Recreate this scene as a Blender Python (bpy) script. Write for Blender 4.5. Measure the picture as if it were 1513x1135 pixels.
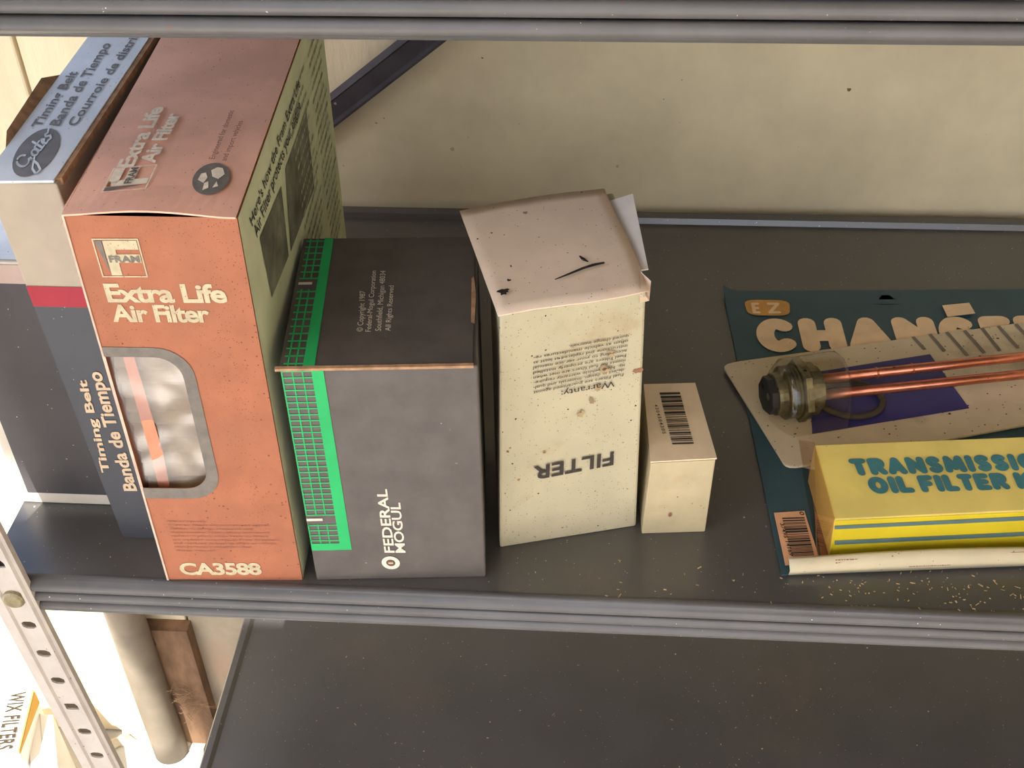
import bpy, bmesh, math, random
from mathutils import Vector, Matrix
random.seed(7)
for o in list(bpy.data.objects): bpy.data.objects.remove(o)
scene = bpy.context.scene
C = scene.collection

# ------------------------------------------------------------ camera, sky, sun, exposure
cam_data = bpy.data.cameras.new('camera')
cam_data.sensor_width = 36; cam_data.sensor_fit = 'HORIZONTAL'; cam_data.lens = 43.2136
cam_data.clip_start = .01; cam_data.clip_end = 100
cam = bpy.data.objects.new('camera', cam_data); C.objects.link(cam)
cr, cu, cf = Vector((.99727, .0698, -.0216)), Vector((-.0282, .6411, .7669)), Vector((-.0674, .7642, -.6414))
cf.normalize(); cr = (cr - cf*cr.dot(cf)).normalized(); cu = cr.cross(cf)
mw = Matrix((( cr.x, cu.x, -cf.x, .2375), (cr.y, cu.y, -cf.y, -.4269), (cr.z, cu.z, -cf.z, .5073), (0, 0, 0, 1)))
cam.matrix_world = mw
scene.camera = cam

world = bpy.data.worlds.new('world'); scene.world = world; world.use_nodes = True
wn = world.node_tree.nodes; wl = world.node_tree.links
sky = wn.new('ShaderNodeTexSky'); sky.sky_type = 'NISHITA'; sky.sun_disc = False
sky.sun_elevation = math.radians(58); sky.sun_rotation = math.radians(-158)
sky.air_density = 1.0; sky.dust_density = 5; sky.ozone_density = 1.0
wl.new(sky.outputs[0], wn['Background'].inputs[0]); wn['Background'].inputs[1].default_value = .36

sun_data = bpy.data.lights.new('sun', 'SUN'); sun_data.energy = 9.0; sun_data.angle = math.radians(.4)
sun_data.color = (1, .97, .93)
sun = bpy.data.objects.new('sun', sun_data); C.objects.link(sun); sun.location = (-3, -3, 5)
SUN = Vector((.20, .49, -.85)).normalized()
sun.rotation_euler = SUN.to_track_quat('-Z', 'Y').to_euler()

scene.view_settings.view_transform = 'Standard'; scene.view_settings.look = 'None'
scene.view_settings.gamma = 1; scene.view_settings.use_curve_mapping = False
scene.view_settings.exposure = 0.57

# ------------------------------------------------------------ materials
def lin(c):
    return tuple((v/255/12.92 if v/255 <= .04045 else ((v/255+.055)/1.055)**2.4) for v in c) + (1,)
MATS = {}
def M(name, col, rough=.7, var=.12, vs=40, specks=(), spec=.3, metal=0, bump=0, bs=200, stretch=None, trans=0, alt=None, alt_amt=.5, alt_scale=15, coat=0):
    """procedural paint / card: base colour with soft variation, optional second tone and specks (colour, scale, amount)"""
    if name in MATS: return MATS[name]
    m = bpy.data.materials.new(name); m.use_nodes = True; MATS[name] = m
    n = m.node_tree.nodes; l = m.node_tree.links; b = n['Principled BSDF']
    b.inputs['Roughness'].default_value = rough; b.inputs['Metallic'].default_value = metal
    b.inputs['Specular IOR Level'].default_value = spec
    if coat: b.inputs['Coat Weight'].default_value = coat; b.inputs['Coat Roughness'].default_value = .25
    tc = n.new('ShaderNodeTexCoord'); mp = n.new('ShaderNodeMapping'); l.new(tc.outputs['Object'], mp.inputs[0])
    if stretch: mp.inputs['Scale'].default_value = stretch
    base = lin(col)
    def noise(scale, detail=4, rgh=.6):
        t = n.new('ShaderNodeTexNoise'); t.inputs['Scale'].default_value = scale; t.inputs['Detail'].default_value = detail
        t.inputs['Roughness'].default_value = rgh; l.new(mp.outputs[0], t.inputs['Vector']); return t
    def ramp(src, a, c):
        r = n.new('ShaderNodeMapRange'); r.inputs['From Min'].default_value = a; r.inputs['From Max'].default_value = c
        l.new(src, r.inputs[0]); return r.outputs[0]
    def mix(fac, a, c):
        x = n.new('ShaderNodeMix'); x.data_type = 'RGBA'; l.new(fac, x.inputs[0])
        if isinstance(a, tuple): x.inputs[6].default_value = a
        else: l.new(a, x.inputs[6])
        x.inputs[7].default_value = c; return x.outputs[2]
    dark = tuple(v*(1-var*1.6) for v in base[:3]) + (1,); lite = tuple(min(1, v*(1+var)) for v in base[:3]) + (1,)
    cur = mix(ramp(noise(vs).outputs[0], .35, .65), dark, lite)
    if alt:
        cur = mix(ramp(noise(alt_scale, 6, .65).outputs[0], .62-.25*alt_amt, .80-.2*alt_amt), cur, lin(alt))
    for (sc, scale, amt) in specks:
        v = n.new('ShaderNodeTexVoronoi'); v.inputs['Scale'].default_value = scale; l.new(mp.outputs[0], v.inputs['Vector'])
        sep = n.new('ShaderNodeSeparateColor'); l.new(v.outputs['Color'], sep.inputs[0])
        on = ramp(sep.outputs[0], 1-amt, 1-amt+.01)
        nz = noise(scale*2.2, 2)
        d = n.new('ShaderNodeMath'); d.operation = 'MULTIPLY_ADD'; l.new(nz.outputs[0], d.inputs[0]); d.inputs[1].default_value = .5; l.new(v.outputs['Distance'], d.inputs[2])
        sz = n.new('ShaderNodeMath'); sz.operation = 'MULTIPLY_ADD'; l.new(sep.outputs[1], sz.inputs[0]); sz.inputs[1].default_value = .22; sz.inputs[2].default_value = .30
        lt = n.new('ShaderNodeMath'); lt.operation = 'LESS_THAN'; l.new(d.outputs[0], lt.inputs[0]); l.new(sz.outputs[0], lt.inputs[1])
        an = n.new('ShaderNodeMath'); an.operation = 'MULTIPLY'; l.new(on, an.inputs[0]); l.new(lt.outputs[0], an.inputs[1])
        cur = mix(an.outputs[0], cur, lin(sc))
    l.new(cur, b.inputs['Base Color'])
    if bump:
        bp = n.new('ShaderNodeBump'); bp.inputs['Strength'].default_value = bump; bp.inputs['Distance'].default_value = .001
        l.new(noise(bs, 5).outputs[0], bp.inputs['Height']); l.new(bp.outputs[0], b.inputs['Normal'])
    return m
def clear_plastic(name, tint=(1, 1, 1), gloss=.08, refl=.05):
    if name in MATS: return MATS[name]
    m = bpy.data.materials.new(name); m.use_nodes = True; MATS[name] = m
    n = m.node_tree.nodes; l = m.node_tree.links; n.remove(n['Principled BSDF'])
    t = n.new('ShaderNodeBsdfTransparent'); t.inputs[0].default_value = (*tint, 1)
    g = n.new('ShaderNodeBsdfGlossy'); g.inputs['Roughness'].default_value = gloss; g.inputs[0].default_value = (.9, .9, .9, 1)
    lw = n.new('ShaderNodeLayerWeight'); lw.inputs[0].default_value = .5
    pw = n.new('ShaderNodeMath'); pw.operation = 'POWER'; l.new(lw.outputs['Facing'], pw.inputs[0]); pw.inputs[1].default_value = 3.0
    f = n.new('ShaderNodeMath'); f.operation = 'MULTIPLY_ADD'; l.new(pw.outputs[0], f.inputs[0]); f.inputs[1].default_value = .6; f.inputs[2].default_value = refl
    x = n.new('ShaderNodeMixShader'); l.new(f.outputs[0], x.inputs[0]); l.new(t.outputs[0], x.inputs[1]); l.new(g.outputs[0], x.inputs[2])
    l.new(x.outputs[0], n['Material Output'].inputs[0]); return m

DUST = (190, 180, 165)
steel = M('dark_grey_steel_paint', (76, 74, 72), .34, .08, 14, [(DUST, 900, .035), (DUST, 420, .012)], spec=.7, coat=.35, alt=(88, 79, 71), alt_amt=.25, alt_scale=9)
lipm = M('grey_lip_paint', (90, 88, 86), .38, .08, 30, [((205, 200, 190), 700, .02), ((110, 80, 66), 300, .015)], spec=.5)
galv = M('pale_grey_post_paint', (186, 178, 168), .5, .06, 60, [((140, 112, 95), 420, .08)], spec=.4)
bracem = M('dark_brace_paint', (66, 61, 64), .5, .15, 40, [((150, 140, 135), 120, .05)])
brown_card = M('raw_cardboard_edge', (172, 136, 104), .9, .2, 150)

# ------------------------------------------------------------ mesh helpers
def link(name, me, m=None, parent=None):
    o = bpy.data.objects.new(name, me); C.objects.link(o)
    if m is not None and me is not None: me.materials.append(m)
    if parent is not None: o.parent = parent
    return o
def tag(o, label, cat, group=None):
    o['label'] = label; o['category'] = cat
    if group: o['group'] = group
    return o
def thing(name, label, cat, loc, group=None):
    o = bpy.data.objects.new(name, None); C.objects.link(o); o.empty_display_size = .02
    o.location = loc; bpy.context.view_layer.update()
    return tag(o, label, cat, group)
def part(name, verts, faces, m, parent, label=None, smooth=False):
    me = bpy.data.meshes.new(name)
    off = Vector((0, 0, 0))
    q = parent
    while q is not None: off += q.location; q = q.parent
    me.from_pydata([tuple(Vector(v) - off) for v in verts], [], faces); me.update()
    bm = bmesh.new(); bm.from_mesh(me); bmesh.ops.recalc_face_normals(bm, faces=bm.faces[:]); bm.to_mesh(me); bm.free()
    o = link(name, me, m, parent)
    if label: o['label'] = label
    if smooth: me.polygons.foreach_set('use_smooth', [True]*len(me.polygons))
    return o
def struct(name, verts, faces, m, parent=None):
    o = part(name, verts, faces, m, parent); o['kind'] = 'structure'; return o
def boxvf(x0, x1, y0, y1, z0, z1):
    v = [(x0,y0,z0),(x1,y0,z0),(x1,y1,z0),(x0,y1,z0),(x0,y0,z1),(x1,y0,z1),(x1,y1,z1),(x0,y1,z1)]
    return v, [(0,3,2,1),(4,5,6,7),(0,1,5,4),(1,2,6,5),(2,3,7,6),(3,0,4,7)]
HEX = [(0,3,2,1),(4,5,6,7),(0,1,5,4),(1,2,6,5),(2,3,7,6),(3,0,4,7)]
def merge(lst):
    V, F = [], []
    for v, f in lst:
        k = len(V); V += list(v); F += [tuple(i+k for i in q) for q in f]
    return V, F
def bevel(o, w=.0008, seg=2):
    b = o.modifiers.new('bevel', 'BEVEL'); b.width = w; b.segments = seg; b.limit_method = 'ANGLE'; b.angle_limit = .6
    return o
def solid(o, t=.001, off=0):
    s = o.modifiers.new('solid', 'SOLIDIFY'); s.thickness = t; s.offset = off; return o
class Face:
    """bilinear panel through four corners; maps (s, t) and a height above the panel to space"""
    def __init__(self, q, out=None, bulge=0):
        self.c = [Vector(x) for x in q]; self.bulge = bulge
        n = (self.c[1]-self.c[0]).cross(self.c[3]-self.c[0]).normalized(); self.n = n
    def __call__(self, s, t, e=0):
        c = self.c
        return c[0]*(1-s)*(1-t) + c[1]*s*(1-t) + c[2]*s*t + c[3]*(1-s)*t + self.n*e
def decal(name, polys, F, m, parent, e=.0003, label=None):
    V, Fc = [], []
    for p in polys:
        k = len(V); V += [F(s, t, e) for s, t in p]; Fc.append(tuple(range(k, k+len(p))))
    return part(name, V, Fc, m, parent, label)
def rect(s0, t0, s1, t1): return [(s0, t0), (s1, t0), (s1, t1), (s0, t1)]
_txt = {}
def text_mesh(s, bold=0.0, spacing=1.0):
    key = (s, bold, spacing)
    if key in _txt: return _txt[key]
    cu = bpy.data.curves.new('t', 'FONT'); cu.body = s; cu.offset = bold; cu.resolution_u = 3; cu.space_character = spacing
    cu.fill_mode = 'FRONT'
    ob = bpy.data.objects.new('t', cu); C.objects.link(ob)
    dg = bpy.context.evaluated_depsgraph_get()
    me = bpy.data.meshes.new_from_object(ob.evaluated_get(dg))
    V = [(v.co.x, v.co.y) for v in me.vertices]; Fs = [tuple(p.vertices) for p in me.polygons]
    bpy.data.objects.remove(ob); bpy.data.meshes.remove(me); bpy.data.curves.remove(cu)
    _txt[key] = (V, Fs); return V, Fs
def words(name, lines, F, m, parent, e=.0004, bold=0.0, spacing=1.0, label=None, slant=0):
    """lines: (string, start, end, top) in panel (s, t): text runs start -> end, letters rise start -> top"""
    V, Fc = [], []
    for (s, a, b, h) in lines:
        tv, tf = text_mesh(s, bold, spacing)
        x0 = min(v[0] for v in tv); x1 = max(v[0] for v in tv)
        low = any(ch in 'gpqyj,' for ch in s); y0 = -.18 if low else 0; y1 = .72
        a = Vector(a); b = Vector(b); h = Vector(h); k = len(V)
        for (x, y) in tv:
            fy = y/ .72; fx = (x-x0)/(x1-x0) + slant*fy
            q = a + (b-a)*fx + (h-a)*fy
            V.append(F(q.x, q.y, e))
        Fc += [tuple(i+k for i in q) for q in tf]
    return part(name, V, Fc, m, parent, label)
def stroke_polys(path, w, asp=1.0, n=7):
    """round-ended brush stroke as overlapping convex pieces; w in letter heights, asp = width of unit x in heights"""
    out = []
    for (x0, y0), (x1, y1) in zip(path[:-1], path[1:]):
        X0, X1 = x0*asp, x1*asp
        a = math.atan2(y1-y0, X1-X0); r = w/2
        p = [(X1 + r*math.cos(a-math.pi/2+math.pi*i/n), y1 + r*math.sin(a-math.pi/2+math.pi*i/n)) for i in range(n+1)]
        p += [(X0 + r*math.cos(a+math.pi/2+math.pi*i/n), y0 + r*math.sin(a+math.pi/2+math.pi*i/n)) for i in range(n+1)]
        out.append(p)
    return out
def arc(cx, cy, rx, ry, a0, a1, n=14):
    return [(cx+rx*math.cos(math.radians(a0+(a1-a0)*i/n)), cy+ry*math.sin(math.radians(a0+(a1-a0)*i/n))) for i in range(n+1)]
RL = {  # round brush capitals, paths in a unit box inset by half the stroke
 'C': [arc(.52,.5,.48,.5,50,310)], 'H': [[(0,0),(0,1)],[(1,0),(1,1)],[(0,.45),(1,.45)]], 'A': [[(0,0),(.5,1),(1,0)],[(.22,.28),(.78,.28)]],
 'N': [[(0,0),(0,1),(1,0),(1,1)]], 'G': [arc(.5,.5,.5,.5,50,350), [(.55,.42),(1,.42)]], 'E': [[(1,0),(0,0),(0,1),(1,1)],[(0,.5),(.85,.5)]],
 'R': [[(0,0),(0,1),(.6,1)]+arc(.6,.75,.38,.25,90,-90,8)+[(0,.5)],[(.5,.5),(1,0)]], 'T': [[(0,1),(1,1)],[(.5,0),(.5,1)]],
 'S': [arc(.5,.75,.45,.25,35,270,10)+arc(.5,.25,.45,.25,90,-145,10)], 'M': [[(0,0),(.1,1),(.5,.2),(.9,1),(1,0)]], 'I': [[(.5,0),(.5,1)]],
 'O': [arc(.5,.5,.5,.5,0,360,20)], 'L': [[(0,1),(0,0),(1,0)]], 'F': [[(0,0),(0,1),(1,1)],[(0,.5),(.8,.5)]], 'K': [[(0,0),(0,1)],[(1,1),(.1,.45),(1,0)]],
 'Z': [[(0,1),(1,1),(0,0),(1,0)]], ' ': [] }
def round_words(name, glyphs, F, m, parent, e=.0004, w=.3, label=None):
    """glyphs: (letter, lower-left, lower-right, upper-left) cells in panel (s, t)"""
    V, Fc = [], []
    for (ch, a, b, h) in glyphs:
        a = Vector(a); b = Vector(b); h = Vector(h)
        pa, pb, ph = F(*a), F(*b), F(*h)
        asp = (pb-pa).length / max(1e-6, (ph-pa).length)
        iw = max(.02, asp - w); ih = 1 - w
        for path in RL[ch]:
            pth = [(w/2 + x*iw, w/2 + y*ih) for x, y in path]
            for poly in stroke_polys(pth, w):
                k = len(V)
                for (x, y) in poly:
                    q = a + (b-a)*(x/asp) + (h-a)*y
                    V.append(F(q.x, q.y, e))
                Fc.append(tuple(range(k, k+len(poly)))); e += 2e-7
    return part(name, V, Fc, m, parent, label)
def row(word, p0, p1, h0, widths, gap=.12):
    """cells for a word between p0 and p1 (panel coords), h0 = up vector"""
    p0 = Vector(p0); p1 = Vector(p1); h0 = Vector(h0)
    tot = sum(widths) + gap*(len(word)-1); x = 0; out = []
    for ch, wd in zip(word, widths):
        a = p0 + (p1-p0)*(x/tot); b = p0 + (p1-p0)*((x+wd)/tot); out.append((ch, a, b, a+h0)); x += wd+gap
    return [g for g in out if g[0] != ' ']
def barcode(name, F, quad, n, m, parent, e=.0004, seed=3, mode='t'):
    """bars run across the quad; quad = (a, b, c, d): bars lie along a->b and follow each other a->d"""
    rnd = random.Random(seed); a, b, c, d = [Vector(q) for q in quad]; polys = []; y = 0; ws = []
    while len(ws) < n: ws.append((rnd.choice((1, 1, 2, 3)), rnd.choice((1, 1, 2))))
    tot = sum(p+q for p, q in ws)
    for p, q in ws:
        f0 = y/tot; f1 = (y+p)/tot
        polys.append([tuple(a+(d-a)*f0), tuple(b+(c-b)*f0), tuple(b+(c-b)*f1), tuple(a+(d-a)*f1)]); y += p+q
    return decal(name, polys, F, m, parent, e)
def greek(s_list, t0, dt, s0, s1, h, rnd, tilt=0):
    """tiny unreadable print as broken dashes"""
    polys = []
    for i in range(s_list):
        x = s0; t = t0 - i*dt
        end = s1 - rnd.random()*(s1-s0)*.2
        while x < end:
            wd = (s1-s0)*rnd.uniform(.02, .075)
            polys.append(rect(x, t, min(x+wd, end), t+h)); x += wd + (s1-s0)*.012
    return polys
def tube(path, r, n=10):
    V, F = [], []; P = [Vector(q) for q in path]; up = Vector((0, 0, 1))
    for i, q in enumerate(P):
        d = (P[min(i+1, len(P)-1)] - P[max(i-1, 0)]).normalized()
        a = d.cross(up); a = a.normalized() if a.length > 1e-4 else Vector((1, 0, 0)); b = a.cross(d)
        rr = r[i] if isinstance(r, (list, tuple)) else r
        for k in range(n):
            t = 2*math.pi*k/n; V.append(q + (a*math.cos(t) + b*math.sin(t))*rr)
    for i in range(len(P)-1):
        for k in range(n): F.append((i*n+k, i*n+(k+1) % n, (i+1)*n+(k+1) % n, (i+1)*n+k))
    F.append(tuple(range(n))); F.append(tuple((len(P)-1)*n+k for k in range(n)))
    return V, F
def lathe(o, axis, prof, n=32, ref=Vector((0, 0, 1)), sides=None):
    """prof: (distance along axis, radius); sides = polygon count for chosen rows"""
    o = Vector(o); axis = Vector(axis).normalized(); a = axis.cross(ref).normalized(); b = a.cross(axis); V, F = [], []
    for (d, r) in prof:
        for k in range(n):
            t = 2*math.pi*k/n; V.append(o + axis*d + (a*math.cos(t)+b*math.sin(t))*r)
    for i in range(len(prof)-1):
        for k in range(n): F.append((i*n+k, i*n+(k+1) % n, (i+1)*n+(k+1) % n, (i+1)*n+k))
    F.append(tuple(range(n))); F.append(tuple((len(prof)-1)*n+k for k in range(n)))
    return V, F

# ------------------------------------------------------------ setting
FZ = -.75
floor_m = M('pale_concrete', (186, 182, 176), .85, .08, 9, [((150, 135, 115), 60, .05)], bump=.25, bs=120)
struct('floor', [(-9, -9, FZ), (9, -9, FZ), (9, .46, FZ), (-9, .46, FZ)], [(0, 1, 2, 3)], floor_m)
wall_m = M('cream_wall_paint', (219, 204, 172), .8, .07, 18, [((120, 90, 70), 260, .012)], bump=.7, bs=130, stretch=(1, 1, .16))
# the back wall stays low on the left, open to the sky above
wb = struct('wall_back', *merge([boxvf(-3.2, -.10, .41, .46, FZ, .20), boxvf(-.10, 9, .41, .46, FZ, 1.75)]), wall_m)
for x0, x1, z0, z1 in ((-1.41, -.1975, FZ+.001, .205), (-.1945, -.1005, FZ+.001, -.0505), (-.1945, -.1004, -.05, .205), (-.10, 1.02, FZ+.001, 1.74)):
    bevel(part('plywood_sheet', *boxvf(x0, x1, .402, .41, z0, z1), wall_m if x1 != -.1005 else M('bare_grey_panel', (150, 137, 118), .8, .12, 20, [((130, 95, 72), 200, .05)], alt=(150, 122, 98), alt_amt=.4, alt_scale=10), wb), .002 if x1 < -.19 else .0003)
panel_m = M('smooth_painted_hardboard', (206, 194, 162), .75, .08, 12, [((112, 82, 64), 160, .016), ((80, 62, 52), 330, .010)], bump=.2, bs=120, alt=(194, 174, 148), alt_amt=.35, alt_scale=5)
pts = [(.02, .07), (.2, .205), (.34, .31), (1.0, .31), (1.0, -.5), (.02, -.5)]
hp = part('hardboard_panel', [(x, .3945, z) for x, z in pts] + [(x, .4005, z) for x, z in pts],
     [tuple(range(5, -1, -1)), tuple(range(6, 12))] + [(i, (i+1) % 6, (i+1) % 6+6, i+6) for i in range(6)], panel_m, wb)
sill_m = M('weathered_brown_board', (112, 86, 64), .9, .3, 40, [((80, 55, 40), 90, .1)], bump=.8, bs=90, stretch=(1, 1, .3))
part('weathered_board', *merge([boxvf(-.247, -.192, .386, .402, FZ+.001, -.535)]), sill_m, wb)
ground_m = M('shade_roof_boards', (150, 135, 115), .8, .1, 10)
# unseen roof, added and cut to keep direct sun off the rack
# (its holes are invented to pass sun to the wall foot and shelf end)
CZ = (1.75, 1.8)
struct('sun_shade_roof', *merge([boxvf(-1.7, 3.5, -.65, .46, *CZ), boxvf(-.487, 3.5, -2.6, -.65, *CZ), boxvf(-.79, -.56, -2.6, -.65, *CZ), boxvf(-1.7, -1.25, -2.6, -.65, *CZ), boxvf(-1.25, -.79, -2.6, -1.40, *CZ),
       boxvf(-.56, -.487, -2.6, -.990, *CZ), boxvf(-.56, -.487, -.935, -.65, *CZ)]), ground_m)
struct('wall_right', *boxvf(1.6, 1.65, -2.6, .41, FZ, 1.75), wall_m)

# ------------------------------------------------------------ shelving unit
rack = thing('steel_shelving_unit', 'dark grey steel shelving unit with fluted shelf lips and slotted post', 'shelving', (0, 0, FZ))
LEAN = -.065
def lip_profile(zt, h=.0254, nf=3):
    pr = [(.004, zt), (.0005, zt-.0006)]
    fh = (h-.002)/nf
    for k in range(nf):
        z0 = zt-.001-k*fh
        for i in range(7):
            a = math.pi*i/6; pr.append((-.0032*math.sin(a)**.8 if 0 < i < 6 else 0.0004, z0-fh*i/6))
    pr += [(.0006, zt-h), (.012, zt-h)]
    return pr
def extrude_x(pr, x0, x1):
    V = [(x0, y, z) for y, z in pr] + [(x1, y, z) for y, z in pr]; n = len(pr)
    return V, [(i, i+1, n+i+1, n+i) for i in range(n-1)]
def make_shelf(zt, xl, xr, back=.381):
    deck = [(.004, zt), (back-.010, zt), (back-.008, zt+.004), (back-.001, zt+.005), (back, zt+.003), (back, zt-.0254), (back-.012, zt-.0254)]
    # raised end rim on the left
    rim = [(xl, zt-.0254), (xl, zt+.002), (xl+.0012, zt+.003), (xl+.006, zt+.003), (xl+.0085, zt+.0003), (xl+.0085, zt-.001)]
    rv = [(x, .0015, z) for x, z in rim] + [(x, back-.001, z) for x, z in rim]; n = len(rim)
    rf = [(i, i+1, n+i+1, n+i) for i in range(n-1)]
    under = boxvf(xl+.002, xr, .004, back-.002, zt-.0015, zt-.0007)
    s = part('shelf', *merge([extrude_x(deck, xl+.001, xr), under]), steel, rack)
    if zt < -.1: part('end_rim', rv, rf, steel, s)
    solid(part('front_lip', *extrude_x(lip_profile(zt), xl+.004, xr), lipm, s, 'grey fluted front lip', True), .0008, 0)
    return s
make_shelf(0, -.0945, 1.0); make_shelf(.3394, -.1165, 1.0); make_shelf(-.313, -.0545, 1.0)
def make_post(xl, y0, sgn, z0, z1, holes):
    W = .0238
    def X(x, z): return xl + LEAN*z + x
    prof = [(0, .0), (.0042, 0), (.0052, -.0013), (.0066, -.0013), (.0076, 0), (.0076, 0)]
    V, F = [], []
    def strip(pr):
        k = len(V)
        for x, y in pr: V.append((X(x, z0), y0+sgn*y, z0)); V.append((X(x, z1), y0+sgn*y, z1))
        for i in range(len(pr)-1): F.append((k+2*i, k+2*i+2, k+2*i+3, k+2*i+1))
    strip([(0, .026), (0, .0), (.0042, 0), (.0054, -.0014), (.0066, -.0014), (.0078, 0)])
    strip([(.0190, 0), (.0200, -.0014), (.0212, -.0014), (.0224, 0), (W, .0006), (W+.0002, .0035)])
    xa, xb = .0078, .0190; z = z0; hz = z0 + .012; i = 0
    while hz + .013 < z1:
        za, zb = hz-.0127, hz+.0127; cx = .0138; hw, hh = .0040, .0030
        if holes:
            kinds = [[(-1,-.5),(-.5,-1),(.5,-1),(1,-.5),(1,.5),(.5,1),(-.5,1),(-1,.5)], [(-1,-1),(-.3,-1),(.6,-1),(1,-.9),(1,.2),(.7,1),(-.4,1),(-1,.9)]][1 if i % 5 == 0 else 0]
            inner = [(cx+a*hw, hz+b*hh) for a, b in kinds]
            outer = [(xa, hz-.004), (cx-.002, za), (cx+.002, za), (xb, hz-.004), (xb, hz+.004), (cx+.002, zb), (cx-.002, zb), (xa, hz+.004)]
            k = len(V)
            V.extend([(X(x, q), y0, q) for x, q in inner+outer]); 
            F.extend([(k+j, k+(j+1) % 8, k+8+(j+1) % 8, k+8+j) for j in range(8)])
            for (j, cxx, czz) in ((0, xa, za), (2, xb, za), (4, xb, zb), (6, xa, zb)):
                kk = len(V); V.append((X(cxx, czz), y0, czz)); F.append((k+8+j, kk, k+8+j+1))
        else:
            k = len(V); V.extend([(X(x, q), y0, q) for x, q in ((xa, za), (xb, za), (xb, zb), (xa, zb))]); F.append((k, k+1, k+2, k+3))
        hz += .0254; i += 1
    o = part('post', V, F, galv, rack, 'pale grey slotted corner post'); solid(o, .0012, 0); return o
zfirst = -.0339 - 28*.0254
pf = make_post(-.0920, -.0042, 1, zfirst-.012, .47, True)
# rear left post, seen only where the boxes leave a gap
make_post(-.0920, .3835, -1, zfirst-.012, .47, False)
bolt_m = M('dull_brass_bolt', (150, 140, 112), .45, .15, 200, metal=.6)
for z in (-.0105, .3270, -.3240):
    c = (-.0920+LEAN*z+.0138, -.0062, z)
    v1 = lathe(c, (0, -1, 0), [(-.002, .0062), (.0006, .0060), (.0018, .0048), (.0022, .002)], 20)
    part('bolt', *v1, bolt_m, pf, 'round slotted bolt head')
# diagonal back brace: angle section
d = Vector((.0819, 0, .0645)).normalized(); nrm = Vector((-d.z, 0, d.x))
a = Vector((.0424, .3862, .0742)); s0, s1 = -.19, .40
def bp_(s, w, y): q = a + d*s + nrm*w; return (q.x, .3862+y, q.z)
pr = [(0, .002), (0, -.0035), (.0012, -.0035), (.0030, 0), (.0150, 0), (.0160, -.001), (.0195, .003)]
V = [bp_(s0, w, y) for w, y in pr] + [bp_(s1, w, y) for w, y in pr]; n = len(pr)
solid(part('brace', V, [(i, i+1, n+i+1, n+i) for i in range(n-1)], bracem, rack, 'dark diagonal angle brace behind the shelves'), .001)

# ------------------------------------------------------------ cartons
def carton_body(name, corners, m, parent, bw=.0009):
    return bevel(part(name, corners, HEX, m, parent), bw)
def lower(v, dz): return (v[0], v[1], v[2]+dz)

# --- tall orange air filter carton
QFF, QFT, QFR = ((0.0084, 0.0033, 0.0000), (0.0820, 0.0071, 0.0000), (0.0848, 0.0062, 0.2310), (0.0093, 0.0057, 0.2310)), ((0.0093, 0.0057, 0.2312), (0.0848, 0.0062, 0.2312), (0.0725, 0.2490, 0.2312), (-0.0030, 0.2485, 0.2312)), ((0.0820, 0.0071, 0.0000), (0.0697, 0.2490, 0.0000), (0.0725, 0.2490, 0.2310), (0.0848, 0.0062, 0.2310))
orange = M('orange_print', (162, 101, 73), .6, .07, 40, [((112, 64, 46), 1000, .32), ((104, 62, 46), 520, .14)], alt=(150, 98, 74), alt_amt=.4, alt_scale=12)  # print darkened to tone down the strong light on the front
salmon = M('lightened_orange_print', (238, 184, 160), .6, .08, 25, [((140, 85, 70), 800, .10)], alt=(218, 172, 150), alt_amt=.35, alt_scale=8)  # same print for the top, lightened to offset the upper shelf's shade
palegreen = M('pale_green_print', (196, 202, 170), .7, .06, 30)
cream_ink = M('worn_cream_ink', (190, 178, 146), .7, .08, 200, [((162, 101, 73), 900, .3)])
cream_lightened = M('lightened_cream_ink', (240, 226, 204), .7, .1, 200, [((226, 180, 158), 800, .3)])  # top lettering lightened too; the front ink is darkened to suit its light
grey_ink = M('grey_ink', (118, 112, 104), .7, .1, 150)
brown_ink = M('brown_ink', (140, 92, 76), .8, .1, 150)
dark_ink = M('black_ink', (52, 50, 47), .7, .1, 200)
fram = thing('air_filter_box', 'tall orange air filter carton with rounded window and pale green side', 'box', QFF[0])
FF, FT, FR_ = Face(QFF), Face(QFT), Face(QFR)
bl, br, tr, tl = [Vector(q) for q in QFF]; bbr = Vector(QFR[1]); tbr = Vector(QFR[2]); bbl = bl + (bbr-br); tbl = Vector(QFT[3]); tbl.z = .231
# window outlines in panel coordinates
WI = [(.0, .268), (.02, .262), (.30, .262), (.355, .275), (.385, .305), (.395, .335), (.45, .52)]
def rounded_right(s0, t0, s1, t1, rs, rt, n=7):
    """open on the left: lower-left, round lower-right, round upper-right, upper-left"""
    p = [(s0, t0)]
    p += [(s1-rs+rs*math.sin(math.pi/2*i/n), t0+rt-rt*math.cos(math.pi/2*i/n)) for i in range(n+1)]
    p += [(s1-rs+rs*math.cos(math.pi/2*i/n), t1-rt+rt*math.sin(math.pi/2*i/n)) for i in range(n+1)]
    p += [(s0, t1)]; return p
wi0 = (0.4624, 0.3134); wi1 = (0.4945, 0.6576); wo0 = (0.5487, 0.3178); wo1 = (0.5617, 0.6404); wtop_i = (0.2033, 0.6699); wtop_o = (0.2193, 0.6941); wbot_i = (0.2411, 0.3023); wbot_o = (0.2223, 0.2709)
si = (wi0[0]+wi1[0])/2; so = (wo0[0]+wo1[0])/2
inn = rounded_right(0.012, wbot_i[1], si, wtop_i[1], .16, .055); out = rounded_right(0.0, wbot_o[1], so, wtop_o[1], .22, .075)
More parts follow.
